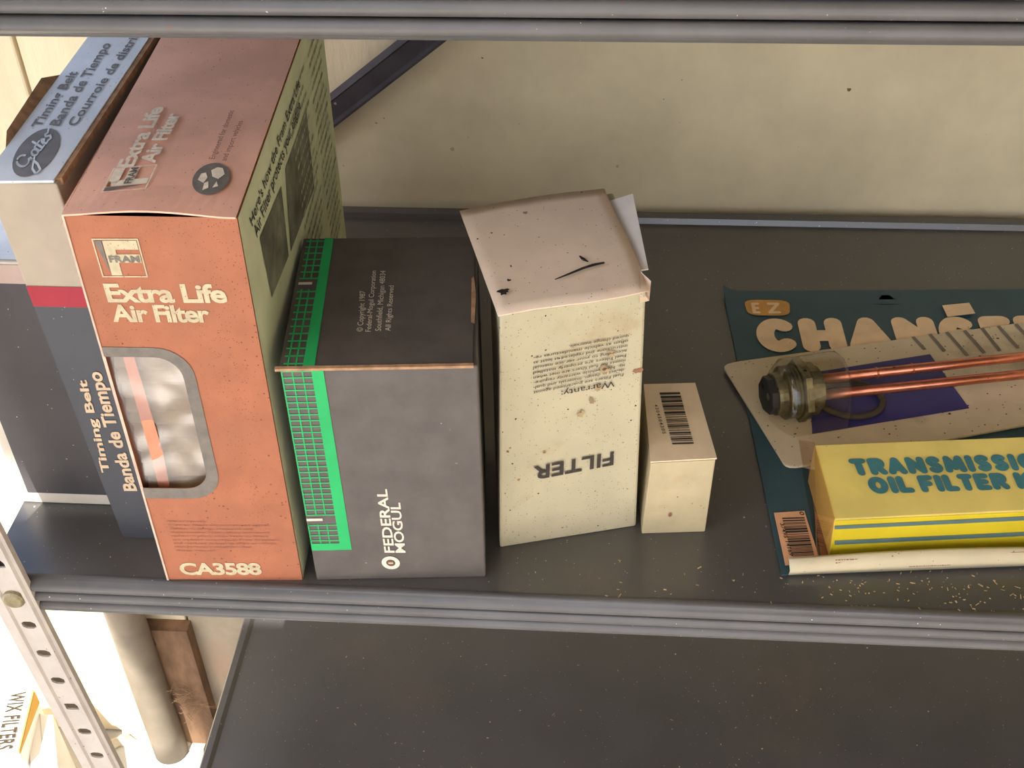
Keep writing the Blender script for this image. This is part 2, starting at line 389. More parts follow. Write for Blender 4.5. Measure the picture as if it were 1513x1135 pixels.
# front panel with the window cut out
ring = out; V = [FF(s, t) for s, t in ring]; n = len(ring)
oi = [(0, 0), (1, 0), (1, 1), (0, 1)]
body_sides = part('body', [bl, br, bbr, bbl, tl, tr, tbr, tbl], [(0, 3, 2, 1), (1, 2, 6, 5), (2, 3, 7, 6), (3, 0, 4, 7)], orange, fram)
pan = [rect(0, 0, 1, wbot_i[1]), rect(0, wtop_i[1], 1, 1)]
for i in range(len(inn)-1):
    if inn[i+1][1]-inn[i][1] > 1e-6: pan.append([inn[i], (1, inn[i][1]), (1, inn[i+1][1]), inn[i+1]])
decal('front_panel', pan, FF, orange, fram, 0, 'orange printed front panel with a window')
rim_poly = []
for i in range(len(inn)-1): rim_poly.append([inn[i], out[i], out[i+1], inn[i+1]])
decal('worn_edge', [rect(-.004, .0, .011, wbot_i[1]), rect(-.004, wbot_i[1], .016, wtop_i[1]), rect(-.004, wtop_i[1], .009, 1)], FF, M('worn_pale_edge', (206, 180, 160), .7, .15, 90), fram, .0005, 'pale worn front edge')
decal('window_border', rim_poly, FF, grey_ink, fram, .0004, 'grey printed border of the window')
# pleated filter element inside, then the crinkled film over it
pleat_m = M('beige_filter_paper', (176, 158, 128), .8, .15, 60, alt=(165, 140, 110), alt_amt=.4, alt_scale=20)
V, F2 = [], []
N = 26
for i in range(N+1):
    t = .20 + .50*i/N
    for s in (.015, .62): V.append(FF(s, t, -.006 - (.003 if i % 2 else 0)))
for i in range(N): F2.append((2*i, 2*i+1, 2*i+3, 2*i+2))
fe = part('filter_element', V, F2, pleat_m, fram, 'beige pleated filter behind the window film')
part('filter_rim', [FF(.10, .24, -.004), FF(.17, .24, -.004), FF(.20, .40, -.003), FF(.17, .68, -.004), FF(.10, .68, -.004), FF(.11, .40, -.003)], [(0, 1, 2, 5), (5, 2, 3, 4)], M('orange_rubber_rim', (214, 140, 108), .5, .1, 60), fe)
film = clear_plastic('crinkled_clear_film', (.86, .83, .79), .26, .26)
V, F2 = [], []; NS, NT = 26, 40
rnd = random.Random(5)
bumps = [(rnd.uniform(0, .6), rnd.uniform(.25, .65), rnd.uniform(.03, .10), rnd.uniform(-.0014, .0012), rnd.uniform(0, 3)) for _ in range(26)]
for j in range(NT+1):
    for i in range(NS+1):
        s = .004 + (si+.012)*i/NS; t = wbot_i[1]-.01 + (wtop_i[1]-wbot_i[1]+.02)*j/NT
        h = -.0016
        for (a0, b0, w0, hh, an) in bumps:
            u = (s-a0)*math.cos(an)*.3+(t-b0)*math.sin(an); h += hh*math.exp(-(u/(w0*.35))**2 - (((s-a0)*.33)**2+(t-b0)**2)/(w0*w0*1.4))
        V.append(FF(s, t, min(-.0018+(h+.0016)*.9, -.0006)))
for j in range(NT):
    for i in range(NS): k = j*(NS+1)+i; F2.append((k, k+1, k+NS+2, k+NS+1))
part('window_film', V, F2, film, fram, 'crinkled clear window film', True)
# pale green side panel with its printed pictures
part('side_panel', [FR_(s, t, .0003) for s, t in rect(.002, .002, .998, .998)], [(0, 1, 2, 3)], palegreen, fram, 'pale green printed side panel')
words('side_title', [("Here's how the Fram Extra Life", (0.0798, 0.9270), (0.6529, 0.9232), (0.0677, 0.9548)), ('Air Filter protects your engine', (0.0982, 0.8880), (0.6305, 0.8808), (0.0812, 0.9199))], FR_, dark_ink, fram, .0007, .008)
pic = M('printed_photo_grey', (112, 114, 98), .7, .3, 45, alt=(70, 72, 62), alt_amt=.5, alt_scale=40)
decal('side_picture', [[(0.4012, 0.8570), (0.3411, 0.6851), (0.6607, 0.6464), (0.6845, 0.8463)], [(0.1167, 0.8753), (0.1317, 0.7191), (0.3183, 0.6905), (0.3450, 0.8501)]], FR_, pic, fram, .0006)
rnd = random.Random(2); f = []
for blk_ in ((.50, .74, 15), (.77, .96, 20)):
    for i in range(blk_[2]):
        t = .93 - .030*i + rnd.uniform(-.003, .003); s = blk_[0] + rnd.uniform(0, .02)
        while s < blk_[1] - rnd.random()*.05:
            w_ = rnd.uniform(.010, .035); f.append(rect(s, t, s+w_, t+.009)); s += w_+.008
sp_ = decal('side_small_print', f, FR_, M('olive_ink', (158, 162, 136), .8, .2, 100), fram, .0006)
# lid with a bowed front edge
V, F2 = [], []; NS, NT = 14, 10
for j in range(NT+1):
    for i in range(NS+1):
        s = i/NS; t = j/NT
        lift = .0026*math.sin(math.pi*min(1, s*1.05))**1.3*(1-t)**16
        V.append(FT(.004+.992*s, t-.004*(1-t), .0006+lift))
for j in range(NT):
    for i in range(NS): k = j*(NS+1)+i; F2.append((k, k+1, k+NS+2, k+NS+1))
lid = part('top_flap', V, F2, salmon, fram, 'salmon top flap, print lightened against shade'); solid(lid, .0008, -1)
part('flap_edge', *merge([([FT(-.045, .03, -.004), FT(0.006, .0, -.0005), FT(0.006, .92, -.0005), FT(-.03, .92, -.004)], [(0, 1, 2, 3)])]), brown_card, lid, 'raw brown cardboard edge')
part('side_flap', [FT(-.085, .07, -.007), FT(-.03, .004, -.006), FT(-.03, .92, -.0038), FT(-.04, .92, -.006)], [(0, 1, 2, 3)], salmon, fram)
class Lift:
    def __init__(s_, F, e): s_.F = F; s_.e = e; s_.n = F.n
    def __call__(s_, s, t, e=0): return s_.F(s, t, s_.e+e)
FTl = Lift(FT, .0014)
def framlogo(prefix, F, a, b, d, parent, m_cream, m_bg):
    """square emblem: a = lower-left, b = lower-right, d = upper-left"""
    a, b, d = Vector(a), Vector(b), Vector(d)
    def P(x, y): q = a+(b-a)*x+(d-a)*y; return (q.x, q.y)
    def poly(l): return [P(*q) for q in l]
    decal(prefix+'_emblem', [poly([(0, .0), (1, 0), (1, .03), (0, .03)]), poly([(0, .97), (1, .97), (1, 1), (0, 1)]), poly([(.97, 0), (1, 0), (1, 1), (.97, 1)]), poly([(0, 0), (.03, 0), (.03, 1), (0, 1)]),
          poly([(.22, .05), (.45, .05), (.45, .95), (.22, .95)]), poly([(.22, .72), (.95, .72), (.95, .95), (.22, .95)]), poly([(.22, .38), (.95, .38), (.95, .60), (.22, .60)])], F, m_cream, parent, .0004)
    decal(prefix+'_emblem_shadow', [poly([(.05, .95), (.20, .95), (.20, .10)])], F, grey_ink, parent, .0004)
    words(prefix+'_emblem_name', [('FRAM', P(.26, .40), P(.92, .40), P(.26, .57))], F, grey_ink, parent, .0007, .03)
framlogo('front', FF, (0.1366, 0.8636), (0.4104, 0.8652), (0.1313, 0.9506), fram, cream_ink, orange)
words('front_title', [('Extra Life', (0.1287, 0.8064), (0.8554, 0.8091), (0.1265, 0.8494)), ('Air Filter', (0.1288, 0.7591), (0.7281, 0.7609), (0.1283, 0.8000))], FF, cream_ink, fram, .0004, .03, .93)
words('part_number', [('CA3588', (0.1131, 0.0212), (0.7140, 0.0213), (0.1117, 0.0609))], FF, cream_ink, fram, .0004, .035, .93)
wl_ = ['Warranty', 'Fram air filters are guaranteed against', 'defects in design, materials and', 'workmanship. New vehicle warranties', 'remain in effect when Fram air filters', 'are installed according to Fram directions', 'and replaced at least as often as vehicle', "manufacturer's recommended", 'change intervals.']
ll = []
wd = [.36, .92, .75, .90, .88, .98, .94, .70, .38]
p0 = Vector((0.1197, 0.1956)); p1 = Vector((0.9056, 0.1930)); pe = Vector((0.1202, 0.0999))
for i, s in enumerate(wl_):
    q = p0 + (pe-p0)*(i/8); ll.append((s, tuple(q), (q.x+(p1.x-p0.x)*wd[i], q.y), (q.x, q.y+.0062)))
words('warranty_print', ll, FF, brown_ink, fram)
framlogo('top', FTl, (0.4229, 0.0790), (0.4228, 0.1652), (0.1695, 0.0629), fram, cream_lightened, salmon)
words('top_title', [('Extra Life', (0.2799, 0.1542), (0.2856, 0.3899), (0.1820, 0.1534)), ('Air Filter', (0.3985, 0.1699), (0.4143, 0.3652), (0.3044, 0.1692))], FTl, cream_lightened, fram, .0004, .03, .93)
words('top_slogan', [('Engineered for domestic', (0.7518, 0.1876), (0.7509, 0.3788), (0.7150, 0.1873)), ('and import vehicles', (0.8262, 0.1808), (0.8346, 0.3348), (0.7895, 0.1805))], FTl, brown_ink, fram, .0004, 0)
gc = Vector((0.7789, 0.1172)); gx = Vector((0.8867, 0.1181))-gc; gy = Vector((0.7658, 0.1729))-gc
def disc(c, ax, ay, n=28, k=1): return [tuple(c + ax*(k*math.cos(2*math.pi*i/n)) + ay*(k*math.sin(2*math.pi*i/n))) for i in range(n)]
decal('globe_print', [disc(gc, gx, gy)], FTl, grey_ink, fram, .0004)
land = [[(-.7, -.1), (-.35, -.3), (-.2, .05), (-.35, .35), (-.6, .3)], [(-.3, -.75), (.0, -.6), (-.1, -.2), (-.3, -.3)], [(.05, .1), (.4, -.05), (.7, .25), (.5, .65), (.2, .7), (-.1, .5)], [(.2, -.6), (.5, -.5), (.35, -.2)]]
decal('globe_land', [[tuple(gc+gx*x+gy*y) for x, y in pl] for pl in land], FTl, cream_lightened, fram, .0006)

# --- dark belt carton beside the air filter
QGF, QGT = ((-0.0259, 0.0326, 0.0000), (0.0066, 0.0326, 0.0000), (-0.0032, 0.0326, 0.2300), (-0.0358, 0.0326, 0.2300)), ((-0.0358, 0.0326, 0.2303), (-0.0032, 0.0326, 0.2303), (-0.0055, 0.2526, 0.2303), (-0.0400, 0.2526, 0.2303))
gates = thing('belt_box', 'tall narrow timing belt carton, pale blue top, cream and navy front with red band', 'box', QGF[0])
GF, GT = Face(QGF), Face(QGT)
card_cream = M('cream_print', (172, 160, 142), .65, .05, 30)
navy = M('navy_print', (62, 65, 71), .4, .08, 25, [(DUST, 700, .02)], spec=.5)
red = M('red_print', (160, 46, 60), .5, .05, 30)
skyblue = M('pale_blue_print', (228, 236, 244), .6, .05, 30, [((150, 155, 160), 700, .1)])
dy = Vector((-.005, .22, 0)); c8 = [Vector(q) for q in QGF]
carton_body('body', [c8[0], c8[1], c8[1]+Vector((-.0112, .22, 0)), c8[0]+dy, c8[3], c8[2], c8[2]+Vector((-.003, .22, 0)), c8[3]+dy], card_cream, gates)
tR = (0.0253, 0.7569)[1]; tr2 = (-0.0120, 0.7050)[1]
decal('red_band', [rect(.012, tr2, .988, tR)], GF, red, gates, .0004, 'red band')
decal('navy_panel', [rect(.012, .004, .988, tr2)], GF, navy, gates, .0004, 'navy lower panel')
tanink = M('tan_ink', (200, 178, 148), .7, .06, 100)
words('front_title', [('Timing Belt', (0.2203, 0.2269), (0.4028, 0.5089), (0.0809, 0.2260)), ('Banda de Tiempo', (0.5705, 0.1694), (0.6772, 0.5332), (0.3473, 0.1679)), ('Courroie de distribution', (0.8400, 0.1712), (0.9977, 0.6093), (0.6760, 0.1701))], GF, tanink, gates, .0008, .03)
lid = part('top_flap', [GT(s, t, e) for e in (-.0002, .0009) for s, t in ((-.04, -.004), (.95, .004), (.95, 1), (-.04, 1))], HEX, skyblue, gates, 'pale blue top flap')
part('flap_edge', [GT(s, t, e) for e in (-.003, .0004) for s, t in ((.95, .012), (1.03, .02), (1.03, 1), (.95, 1))], HEX, brown_card, lid, 'raw brown cardboard edge')
part('side_flap', [GT(s, t, e) for (s, t, e) in ((-.04, .13, .0005), (-.12, .18, .004), (-.17, .42, .005), (-.04, .48, .0005))], [(0, 1, 2, 3)], brown_card, gates, 'raised brown side flap')
GTl = Lift(GT, .0009)
greyb = M('grey_blue_ink', (128, 126, 128), .7, .08, 120)
words('top_title', [('Timing Belt', (0.2484, 0.2196), (0.2193, 0.4864), (0.0950, 0.2250)), ('Banda de Tiempo', (0.5120, 0.2268), (0.4234, 0.6404), (0.3491, 0.2322)), ('Courroie de distribution', (0.7597, 0.2279), (0.7931, 0.8286), (0.6073, 0.2333))], GTl, greyb, gates, .0004, .02)
oc = Vector((0.4194, 0.1235)); ox = Vector((0.6410, 0.1796))-oc; oy = Vector((0.0898, 0.1536))-oc
oc = Vector((0.4494, 0.1151)); ex = Vector((0.5040, 0.2087))-oc; ey = Vector((0.1582, 0.1540))-oc
decal('logo_oval', [disc(oc, ex, ey)], GTl, greyb, gates, .0004)
scr = [arc(-.52, .22, .2, .34, 20, 330, 12) + [(-.35, .05), (-.30, -.2)], [(-.30, .02), (-.32, -.55), (-.42, -.9), (-.62, -.85), (-.55, -.5), (-.2, -.15)], arc(-.06, .02, .11, .19, 40, 400, 10), [(.06, .2), (.06, -.12), (.14, -.16)], [(.20, .55), (.22, -.15), (.32, -.12)], [(.10, .25), (.34, .28)], [(.36, .0), (.50, .12), (.44, .25), (.37, .1), (.42, -.15), (.56, -.1)], [(.76, .22), (.66, .28), (.60, .15), (.73, .01), (.66, -.15), (.54, -.10)], [(.76, .22), (.95, .40)]]
pol = []
for pth in scr: pol += stroke_polys(pth, .085)
decal('logo_script', [[tuple(oc+ex*x+ey*y) for x, y in pl] for pl in pol], GTl, skyblue, gates, .0007)

# --- second, wider dark box behind it at the shelf end
b2 = thing('dark_box', 'charcoal carton with pale border at the left end of the shelf', 'box', (-.0945, .0575, 0))
char = M('charcoal_print', (78, 75, 76), .38, .10, 18, [(DUST, 600, .02)], spec=.5)
X0, X1, Y0, Y1, HH = -.0945, -.0405, .0575, .2375, .1700
carton_body('body', boxvf(X0, X1, Y0, Y1, 0.0002, HH)[0], M('off_white_card', (214, 206, 190), .65, .05, 30), b2)
F2F = Face(((X0, Y0, 0), (X1, Y0, 0), (X1, Y0, HH), (X0, Y0, HH)))
decal('dark_panel', [rect(.115, .052, .985, .925)], F2F, char, b2, .0004, 'charcoal front panel')
decal('pink_band', [rect(.01, .925, .985, .992)], F2F, M('dull_pink_print', (196, 172, 160), .65, .05, 30), b2, .0004)
decal('top_print', [rect(.01, .01, .99, .99)], Face(((X0, Y0, HH), (X1, Y0, HH), (X1, Y1, HH), (X0, Y1, HH))), skyblue, b2, .0004)

# --- black carton with green grid
QMF, QMT = ((0.0899, 0.0070, 0.0000), (0.1815, 0.0141, 0.0000), (0.1829, 0.0138, 0.1481), (0.0908, 0.0073, 0.1481)), ((0.0908, 0.0065, 0.1490), (0.1829, 0.0130, 0.1490), (0.1730, 0.1207, 0.1490), (0.0805, 0.1154, 0.1490))
fed = thing('bearing_box', 'black carton with bright green stripe and grid, white upright lettering', 'box', QMF[0])
MF, MT = Face(QMF), Face(QMT)
blackc = M('black_print', (88, 82, 78), .5, .10, 60, [((170, 160, 150), 500, .01), ((120, 85, 68), 350, .008)], spec=.5)
green = M('green_ink', (40, 172, 98), .5, .05, 40)
c8 = [Vector(q) for q in QMF]; dL = Vector(QMT[3])-Vector(QMT[0]); dR = Vector(QMT[2])-Vector(QMT[1]); dL.z = dR.z = 0
carton_body('body', [c8[0], c8[1], c8[1]+dR, c8[0]+dL, c8[3], c8[2], c8[2]+dR, c8[3]+dL], blackc, fed)
blackt = M('black_top_print', (86, 80, 76), .6, .10, 60, [((110, 100, 92), 700, .02)], spec=.35)
lid = part('top_flap', [MT(s, t, e) for e in (-.0008, 0) for s, t in ((0, 0), (.975, 0), (.985, 1), (0, 1))], HEX, blackt, fed, 'black top flap')
V = []
nE = 24
for i in range(nE+1):
    s = -.02+1.0*i/nE; w = .0004*math.sin(i*1.7)
    V += [MT(s, -.008+w, -.0012), MT(s, -.012+w, .0006), MT(s, .006+w*2, .0007)]
part('flap_edge', V, [(3*i+k, 3*i+3+k, 3*i+4+k, 3*i+1+k) for i in range(nE) for k in (0, 1)], brown_card, lid, 'torn brown cardboard edge')
decal('flap_slot', [[(.966, .30), (.985, .29), (.992, .52), (.980, .66), (.968, .64)]], MT, brown_card, lid, .0004, 'torn brown slot')
gw = M('worn_white_ink', (214, 204, 188), .7, .05, 100)
def st_line(p, q, w): # thin bar between two panel points, w in s
    return [(p[0]-w, p[1]), (p[0]+w, p[1]), (q[0]+w, q[1]), (q[0]-w, q[1])]
sA = (0.2203, 0.9888)[0]; sB = (0.1588, 0.9896)[0]; tb = (0.1753, 0.1640)[1]; tb2 = (0.1812, 0.1992)[1]
sA2 = (0.2337, 0.1629)[0]; sB2 = (0.1696, 0.1994)[0]
decal('green_stripe', [[(sB2, tb), (sA2, tb), (sA, 1), (sB, 1)], [(.004, tb), (sA2, tb), (sA2, tb2), (.004, tb2)]], MF, green, fed, .0004, 'bright green stripe')
tick = (0.0873, 0.3218)[1]
g = []
NR = 31
for i in range(NR):
    t = tb2 + (1-tb2)*(i+.6)/NR
    if abs(t-tick) < .022: continue
    sw = sB2 + (sB-sB2)*(t-tb2)/(1-tb2); g.append(rect(.004, t-.0026, sw, t+.0026))
for k in (.0, .36, .70):
    s_ = .008 + k*(sB-.008)
    for (t0, t1) in ((tb2, tick-.024), (tick+.024, .998)): g.append(rect(s_-.0035, t0, s_+.0035, t1))
decal('green_grid', g, MF, green, fed, .00035)
decal('white_tick', [rect(.004, tick-.006, .094, tick+.006)], MF, gw, fed, .0005)
uA, uB = (0.1803, 0.0160)[0], (0.1198, 0.0128)[0]; vA, vB = (0.1736, 0.9846)[0], (0.1224, 0.9855)[0]
decal('top_green_stripe', [[(uB, .0), (uA, 0), (vA, 1), (vB, 1)]], MT, green, fed, .0004)
tick = (0.0377, 0.6172)[1]; g = []
for i in range(19):
    t = (i+.5)/19
    if abs(t-tick) < .04: continue
    g.append(rect(.02, t-.005, uB+(vB-uB)*t, t+.005))
for k in (.36, .70):
    for (t0, t1) in ((0, tick-.045), (tick+.045, .99)): g.append(rect(uB*k-.004, t0, uB*k+.004, t1))
decal('top_green_grid', g, MT, green, fed, .00035)
decal('top_white_tick', [rect(.02, tick-.010, .095, tick+.010)], MT, gw, fed, .0005)
words('top_copyright', [('© Copyright 1987', (0.4028, 0.2435), (0.3922, 0.5510), (0.3710, 0.2442)), ('Federal-Mogul Corporation', (0.4452, 0.2426), (0.4392, 0.7139), (0.4152, 0.2432)), ('Southfield, Michigan 48034', (0.4978, 0.2463), (0.4919, 0.7129), (0.4660, 0.2470)), ('All Rights Reserved', (0.5473, 0.2453), (0.5443, 0.5910), (0.5173, 0.2459))], MT, gw, fed, .0004, 0)
words('front_name', [('FEDERAL', (0.4775, 0.1443), (0.4735, 0.4648), (0.4189, 0.1454)), ('MOGUL', (0.5400, 0.1432), (0.5384, 0.3981), (0.4833, 0.1442))], MF, gw, fed, .0004, .02)
rc = Vector((0.4493, 0.0908)); rx = Vector((0.5024, 0.0898))-rc; ry = Vector((0.4477, 0.1252))-rc
rg = []
for i in range(24):
    a0, a1 = 2*math.pi*i/24, 2*math.pi*(i+1)/24
    rg.append([tuple(rc+(rx*math.cos(a)+ry*math.sin(a))*k) for a, k in ((a0, .5), (a0, 1), (a1, 1), (a1, .5))])
decal('ring_emblem', rg, MF, gw, fed, .0004)
decal('ring_centre', [disc(rc, rx*.36, ry*.36)], MF, brown_ink, fed, .0004)
decal('ring_slot', [[tuple(rc+rx*x+ry*y) for x, y in ((-.24, -.07), (.24, -.07), (.24, .07), (-.24, .07))]], MF, gw, fed, .0006)

# --- white fuel filter carton, standing upside down
QWF, QWT = ((0.1871, 0.0356, 0.0000), (0.2629, 0.0558, 0.0000), (0.2607, 0.0564, 0.1622), (0.1918, 0.0346, 0.1622)), ((0.1919, 0.0338, 0.1628), (0.2607, 0.0556, 0.1628), (0.2395, 0.1429, 0.1660), (0.1655, 0.1187, 0.1660))
wht = thing('fuel_filter_box', 'tall stained white carton with upside down FILTER lettering', 'box', QWF[0])
WF, WT = Face(QWF), Face(QWT)
SP = [((124, 104, 80), 900, .34), ((60, 48, 40), 460, .06), ((150, 115, 80), 260, .03)]
wcard = M('darkened_yellowish_card', (184, 176, 148), .7, .05, 25, SP, alt=(168, 148, 112), alt_amt=.3, alt_scale=18)  # front of the card, darkened to tone down its light
wtop = M('lightened_pinkish_card', (228, 208, 186), .75, .05, 20, [((120, 96, 82), 800, .08), ((80, 64, 56), 420, .02)], alt=(216, 188, 160), alt_amt=.25, alt_scale=16)  # same card on top, lightened to make up for the shade there
c8 = [Vector(q) for q in QWF]
bb = [Vector((.2455, .1470, 0)), Vector((.1772, .1270, 0))]
carton_body('body', [c8[0], c8[1], bb[0], bb[1], c8[3], c8[2], bb[0]+Vector((-.001, 0, .162)), bb[1]+Vector((.001, 0, .162))], wcard, wht, .0014)
V, F2 = [], []; NS, NT = 12, 12; rnd = random.Random(9)
for j in range(NT+1):
    for i in range(NS+1):
        s, t = i/NS, j/NT
        V.append(WT(-.012+1.024*s + .012*math.sin(t*5)*(s > .9), -.012+1.012*t + .008*math.sin(s*7)*(t < .1), .0005 + .0016*math.sin(s*math.pi)*t + rnd.uniform(-.00012, .00012)))
for j in range(NT):
    for i in range(NS): k = j*(NS+1)+i; F2.append((k, k+1, k+NS+2, k+NS+1))
lid = part('top_flap', V, F2, wtop, wht, 'bent pinkish white top flap', True); solid(lid, .0007, -1)
part('corner_tab', [WT(.955, -.012, -.006), WT(1.03, .01, -.007), WT(1.055, .07, .0005), WT(1.01, .16, .001), WT(.96, .02, .0012)], [(0, 1, 2, 3, 4)], wtop, lid, 'crushed corner')
e0, e1, e2, e3 = (0.2397, 0.1358, 0.1620), (0.2545, 0.1353, 0.1680), (0.2620, 0.0750, 0.1620), (0.2577, 0.0751, 0.1610)
solid(part('side_flap', [e0, e1, e2, e3], [(0, 1, 2, 3)], M('white_flap_card', (222, 214, 206), .7, .05, 30), wht, 'white side flap standing open at the back'), .0008, 0)
blk = M('worn_black_ink', (62, 56, 52), .75, .1, 200, [((214, 200, 165), 420, .12)])
words('big_name', [('FILTER', (0.8137, 0.3736), (0.2389, 0.3620), (0.8122, 0.3128))], WF, blk, wht, .0004, .02)
pl = ['Fuel Filters are guaranteed against', 'defect in design, materials and qual-', 'ity. New vehicle warranty require-', 'ments for fuel filters are met when', 'Fuel Filters are properly installed', 'according to your service manual', 'instructions and replaced at least as', 'often as vehicle manufactures re-', 'quired change intervals.']
ra = Vector((0.8613, 0.7009)); rb = Vector((0.8893, 0.8490)); la = Vector((0.2330, 0.6861)); lb = Vector((0.2300, 0.8435)); ll = []
hgt = (ra-rb)*(.62/8)
for i, s in enumerate(pl):
    a = ra+(rb-ra)*(i/8); b = la+(lb-la)*(i/8)
    if i == 8: b = a+(b-a)*.63
    ll.append((s, tuple(a), tuple(b), tuple(a+hgt)))
ll.append(('Warranty:', (0.8007, 0.6765), (0.4259, 0.6705), (0.8022, 0.6517)))
words('warranty_print', ll, WF, blk, wht, .0004, .004)
mark = M('black_marker', (48, 42, 38), .8, .1, 200)
def blob(F, pts, w, name, m, parent, e=.0005):
    pol = []
    q = [F(*p) for p in pts]; L = sum((q[i+1]-q[i]).length for i in range(len(q)-1)); D = (Vector(pts[-1])-Vector(pts[0])).length
    return decal(name, [x for x in ribbon(pts, w)], F, m, parent, e)
def ribbon(pts, w):
    P = [Vector(p) for p in pts]; out = []
    for i in range(len(P)-1):
        d = (P[i+1]-P[i]); n_ = Vector((-d.y, d.x)).normalized()
        w0, w1 = w[i], w[i+1]
        out.append([tuple(P[i]-n_*w0), tuple(P[i+1]-n_*w1), tuple(P[i+1]+n_*w1), tuple(P[i]+n_*w0)])
    return out
WTl = Lift(WT, .0022)
def smudge(c, rs, rt, seed, n=15):
    r_ = random.Random(seed)
    return [(c[0]+rs*k*math.cos(2*math.pi*i/n), c[1]+rt*k*math.sin(2*math.pi*i/n)) for i in range(n) for k in (r_.uniform(.45, 1.0),)]
decal('marker_streak', [ribbon([(0.4277, 0.1867), (0.5285, 0.2148), (0.6405, 0.2472), (0.7197, 0.2618), (0.7912, 0.2655)], [.004, .008, .010, .012, .008])][0], WTl, mark, lid, .0003, 'black marker streak')
decal('marker_dab', ribbon([(0.6455, 0.3607), (0.6632, 0.3248), (0.6870, 0.2941)], [.006, .014, .004]), WTl, mark, lid, .0003)
for (c_, a_, b_, k_) in (((0.0697, 0.1527), .055, .035, 1), ((0.1313, 0.2441), .016, .016, 2), ((0.1782, 0.3663), .008, .014, 3), ((0.1359, 0.7001), .010, .010, 4), ((0.0296, 0.6630), .008, .009, 5), ((0.4021, 0.8483), .02, .02, 6)):
    decal('dirt_smudge', [smudge(c_, a_, b_, k_)], WTl, mark if k_ < 6 else M('grey_smudge', (160, 140, 124), .8, .2, 200), lid, .0003)
stain = M('brown_stain', (170, 148, 112), .8, .2, 120); stain2 = M('dark_brown_stain', (140, 104, 80), .8, .25, 160)
for (c_, a_, b_, k_) in (((0.7702, 0.7867), .04, .016, 1), ((0.7261, 0.7295), .05, .022, 2), ((0.6871, 0.6597), .035, .020, 3), ((0.6420, 0.6084), .022, .022, 4), ((0.5678, 0.5591), .03, .020, 5)):
    decal('tan_stain', [smudge(c_, a_, b_, k_, 17)], WF, stain, wht, .00022+.00001*k_)
for (c_, a_, b_, k_) in (((0.9618, 0.7025), .045, .014, 6), ((0.5673, 0.5705), .012, .012, 7), ((0.7261, 0.7295), .02, .010, 8), ((0.3143, 0.4207), .014, .008, 9), ((0.0570, 0.4498), .012, .006, 10)):
    decal('brown_stain', [smudge(c_, a_, b_, k_, 13)], WF, stain2, wht, .00030)

# --- small white carton with barcode
QSF, QST = ((0.2658, 0.0502, 0.0000), (0.3013, 0.0535, 0.0000), (0.3026, 0.0539, 0.0564), (0.2683, 0.0497, 0.0564)), ((0.2683, 0.0497, 0.0564), (0.3026, 0.0539, 0.0564), (0.2943, 0.1152, 0.0564), (0.2651, 0.1127, 0.0564))
sml = thing('small_parts_box', 'small cream carton with a barcode on its top', 'box', QSF[0])
SF, ST = Face(QSF), Face(QST)
scard = M('cream_white_card', (186, 172, 138), .7, .06, 40, [((130, 95, 68), 600, .03)], alt=(172, 146, 106), alt_amt=.25, alt_scale=30)
stop_ = M('lightened_tan_card', (222, 202, 170), .7, .05, 40)  # top card lightened and front darkened to balance light and shade
c8 = [Vector(q) for q in QSF]; dR = Vector(QST[2])-Vector(QST[1]); dL = Vector(QST[3])-Vector(QST[0])
carton_body('body', [c8[0], c8[1], c8[1]+dR, c8[0]+dL, c8[3], c8[2], c8[2]+dR, c8[3]+dL], scard, sml, .0007)
lid = part('top_flap', [ST(s, t, e) for e in (-.0002, .0007) for s, t in ((-.01, -.012), (1.01, -.010), (1.0, 1), (0, 1))], HEX, stop_, sml, 'tan top flap')
part('tuck_flap', [SF(s, t, e) for e in (-.0002, .0005) for s, t in ((.10, .90), (.96, .83), (.985, .985), (.01, .985))], HEX, scard, sml)
STl = Lift(ST, .0007)
barcode('barcode', STl, ((0.2786, 0.8677), (0.6601, 0.8658), (0.7062, 0.1658), (0.3605, 0.1703)), 24, dark_ink, sml, .0004, 11)
words('barcode_digits', [('4304504305', (0.1516, 0.7074), (0.2310, 0.3213), (0.2126, 0.7059))], STl, dark_ink, sml, .0004, .01, 1.4)
decal('dirt_spot', [disc(Vector((0.4068, 0.2684)), Vector((.03, 0)), Vector((0, .03)), 9)], SF, brown_ink, sml, .0004)

# ------------------------------------------------------------ transmission filter kit on its blue hanging card
QCB, QYT, QYF, QWC = ((0.3405, 0.0226, 0.0012), (0.5882, 0.0479, 0.0012), (0.5855, 0.2966, 0.0012), (0.3250, 0.2833, 0.0012)), ((0.3661, 0.0369, 0.0304), (0.5475, 0.0575, 0.0304), (0.5527, 0.1152, 0.0304), (0.3623, 0.0954, 0.0304)), ((0.3671, 0.0369, 0.0015), (0.5475, 0.0575, 0.0015), (0.5475, 0.0575, 0.0304), (0.3661, 0.0369, 0.0304)), ((0.3511, 0.1031, 0.0040), (0.5339, 0.1590, 0.0040), (0.5634, 0.2628, 0.0040), (0.3188, 0.1995, 0.0040))
kit = thing('filter_kit_card', 'blue hanging card with cream lettering holding a yellow transmission filter carton', 'package', QCB[0])
CB = Face(QCB)
teal = M('dark_teal_print', (54, 82, 90), .5, .08, 20, [((90, 100, 98), 700, .03)], spec=.4)
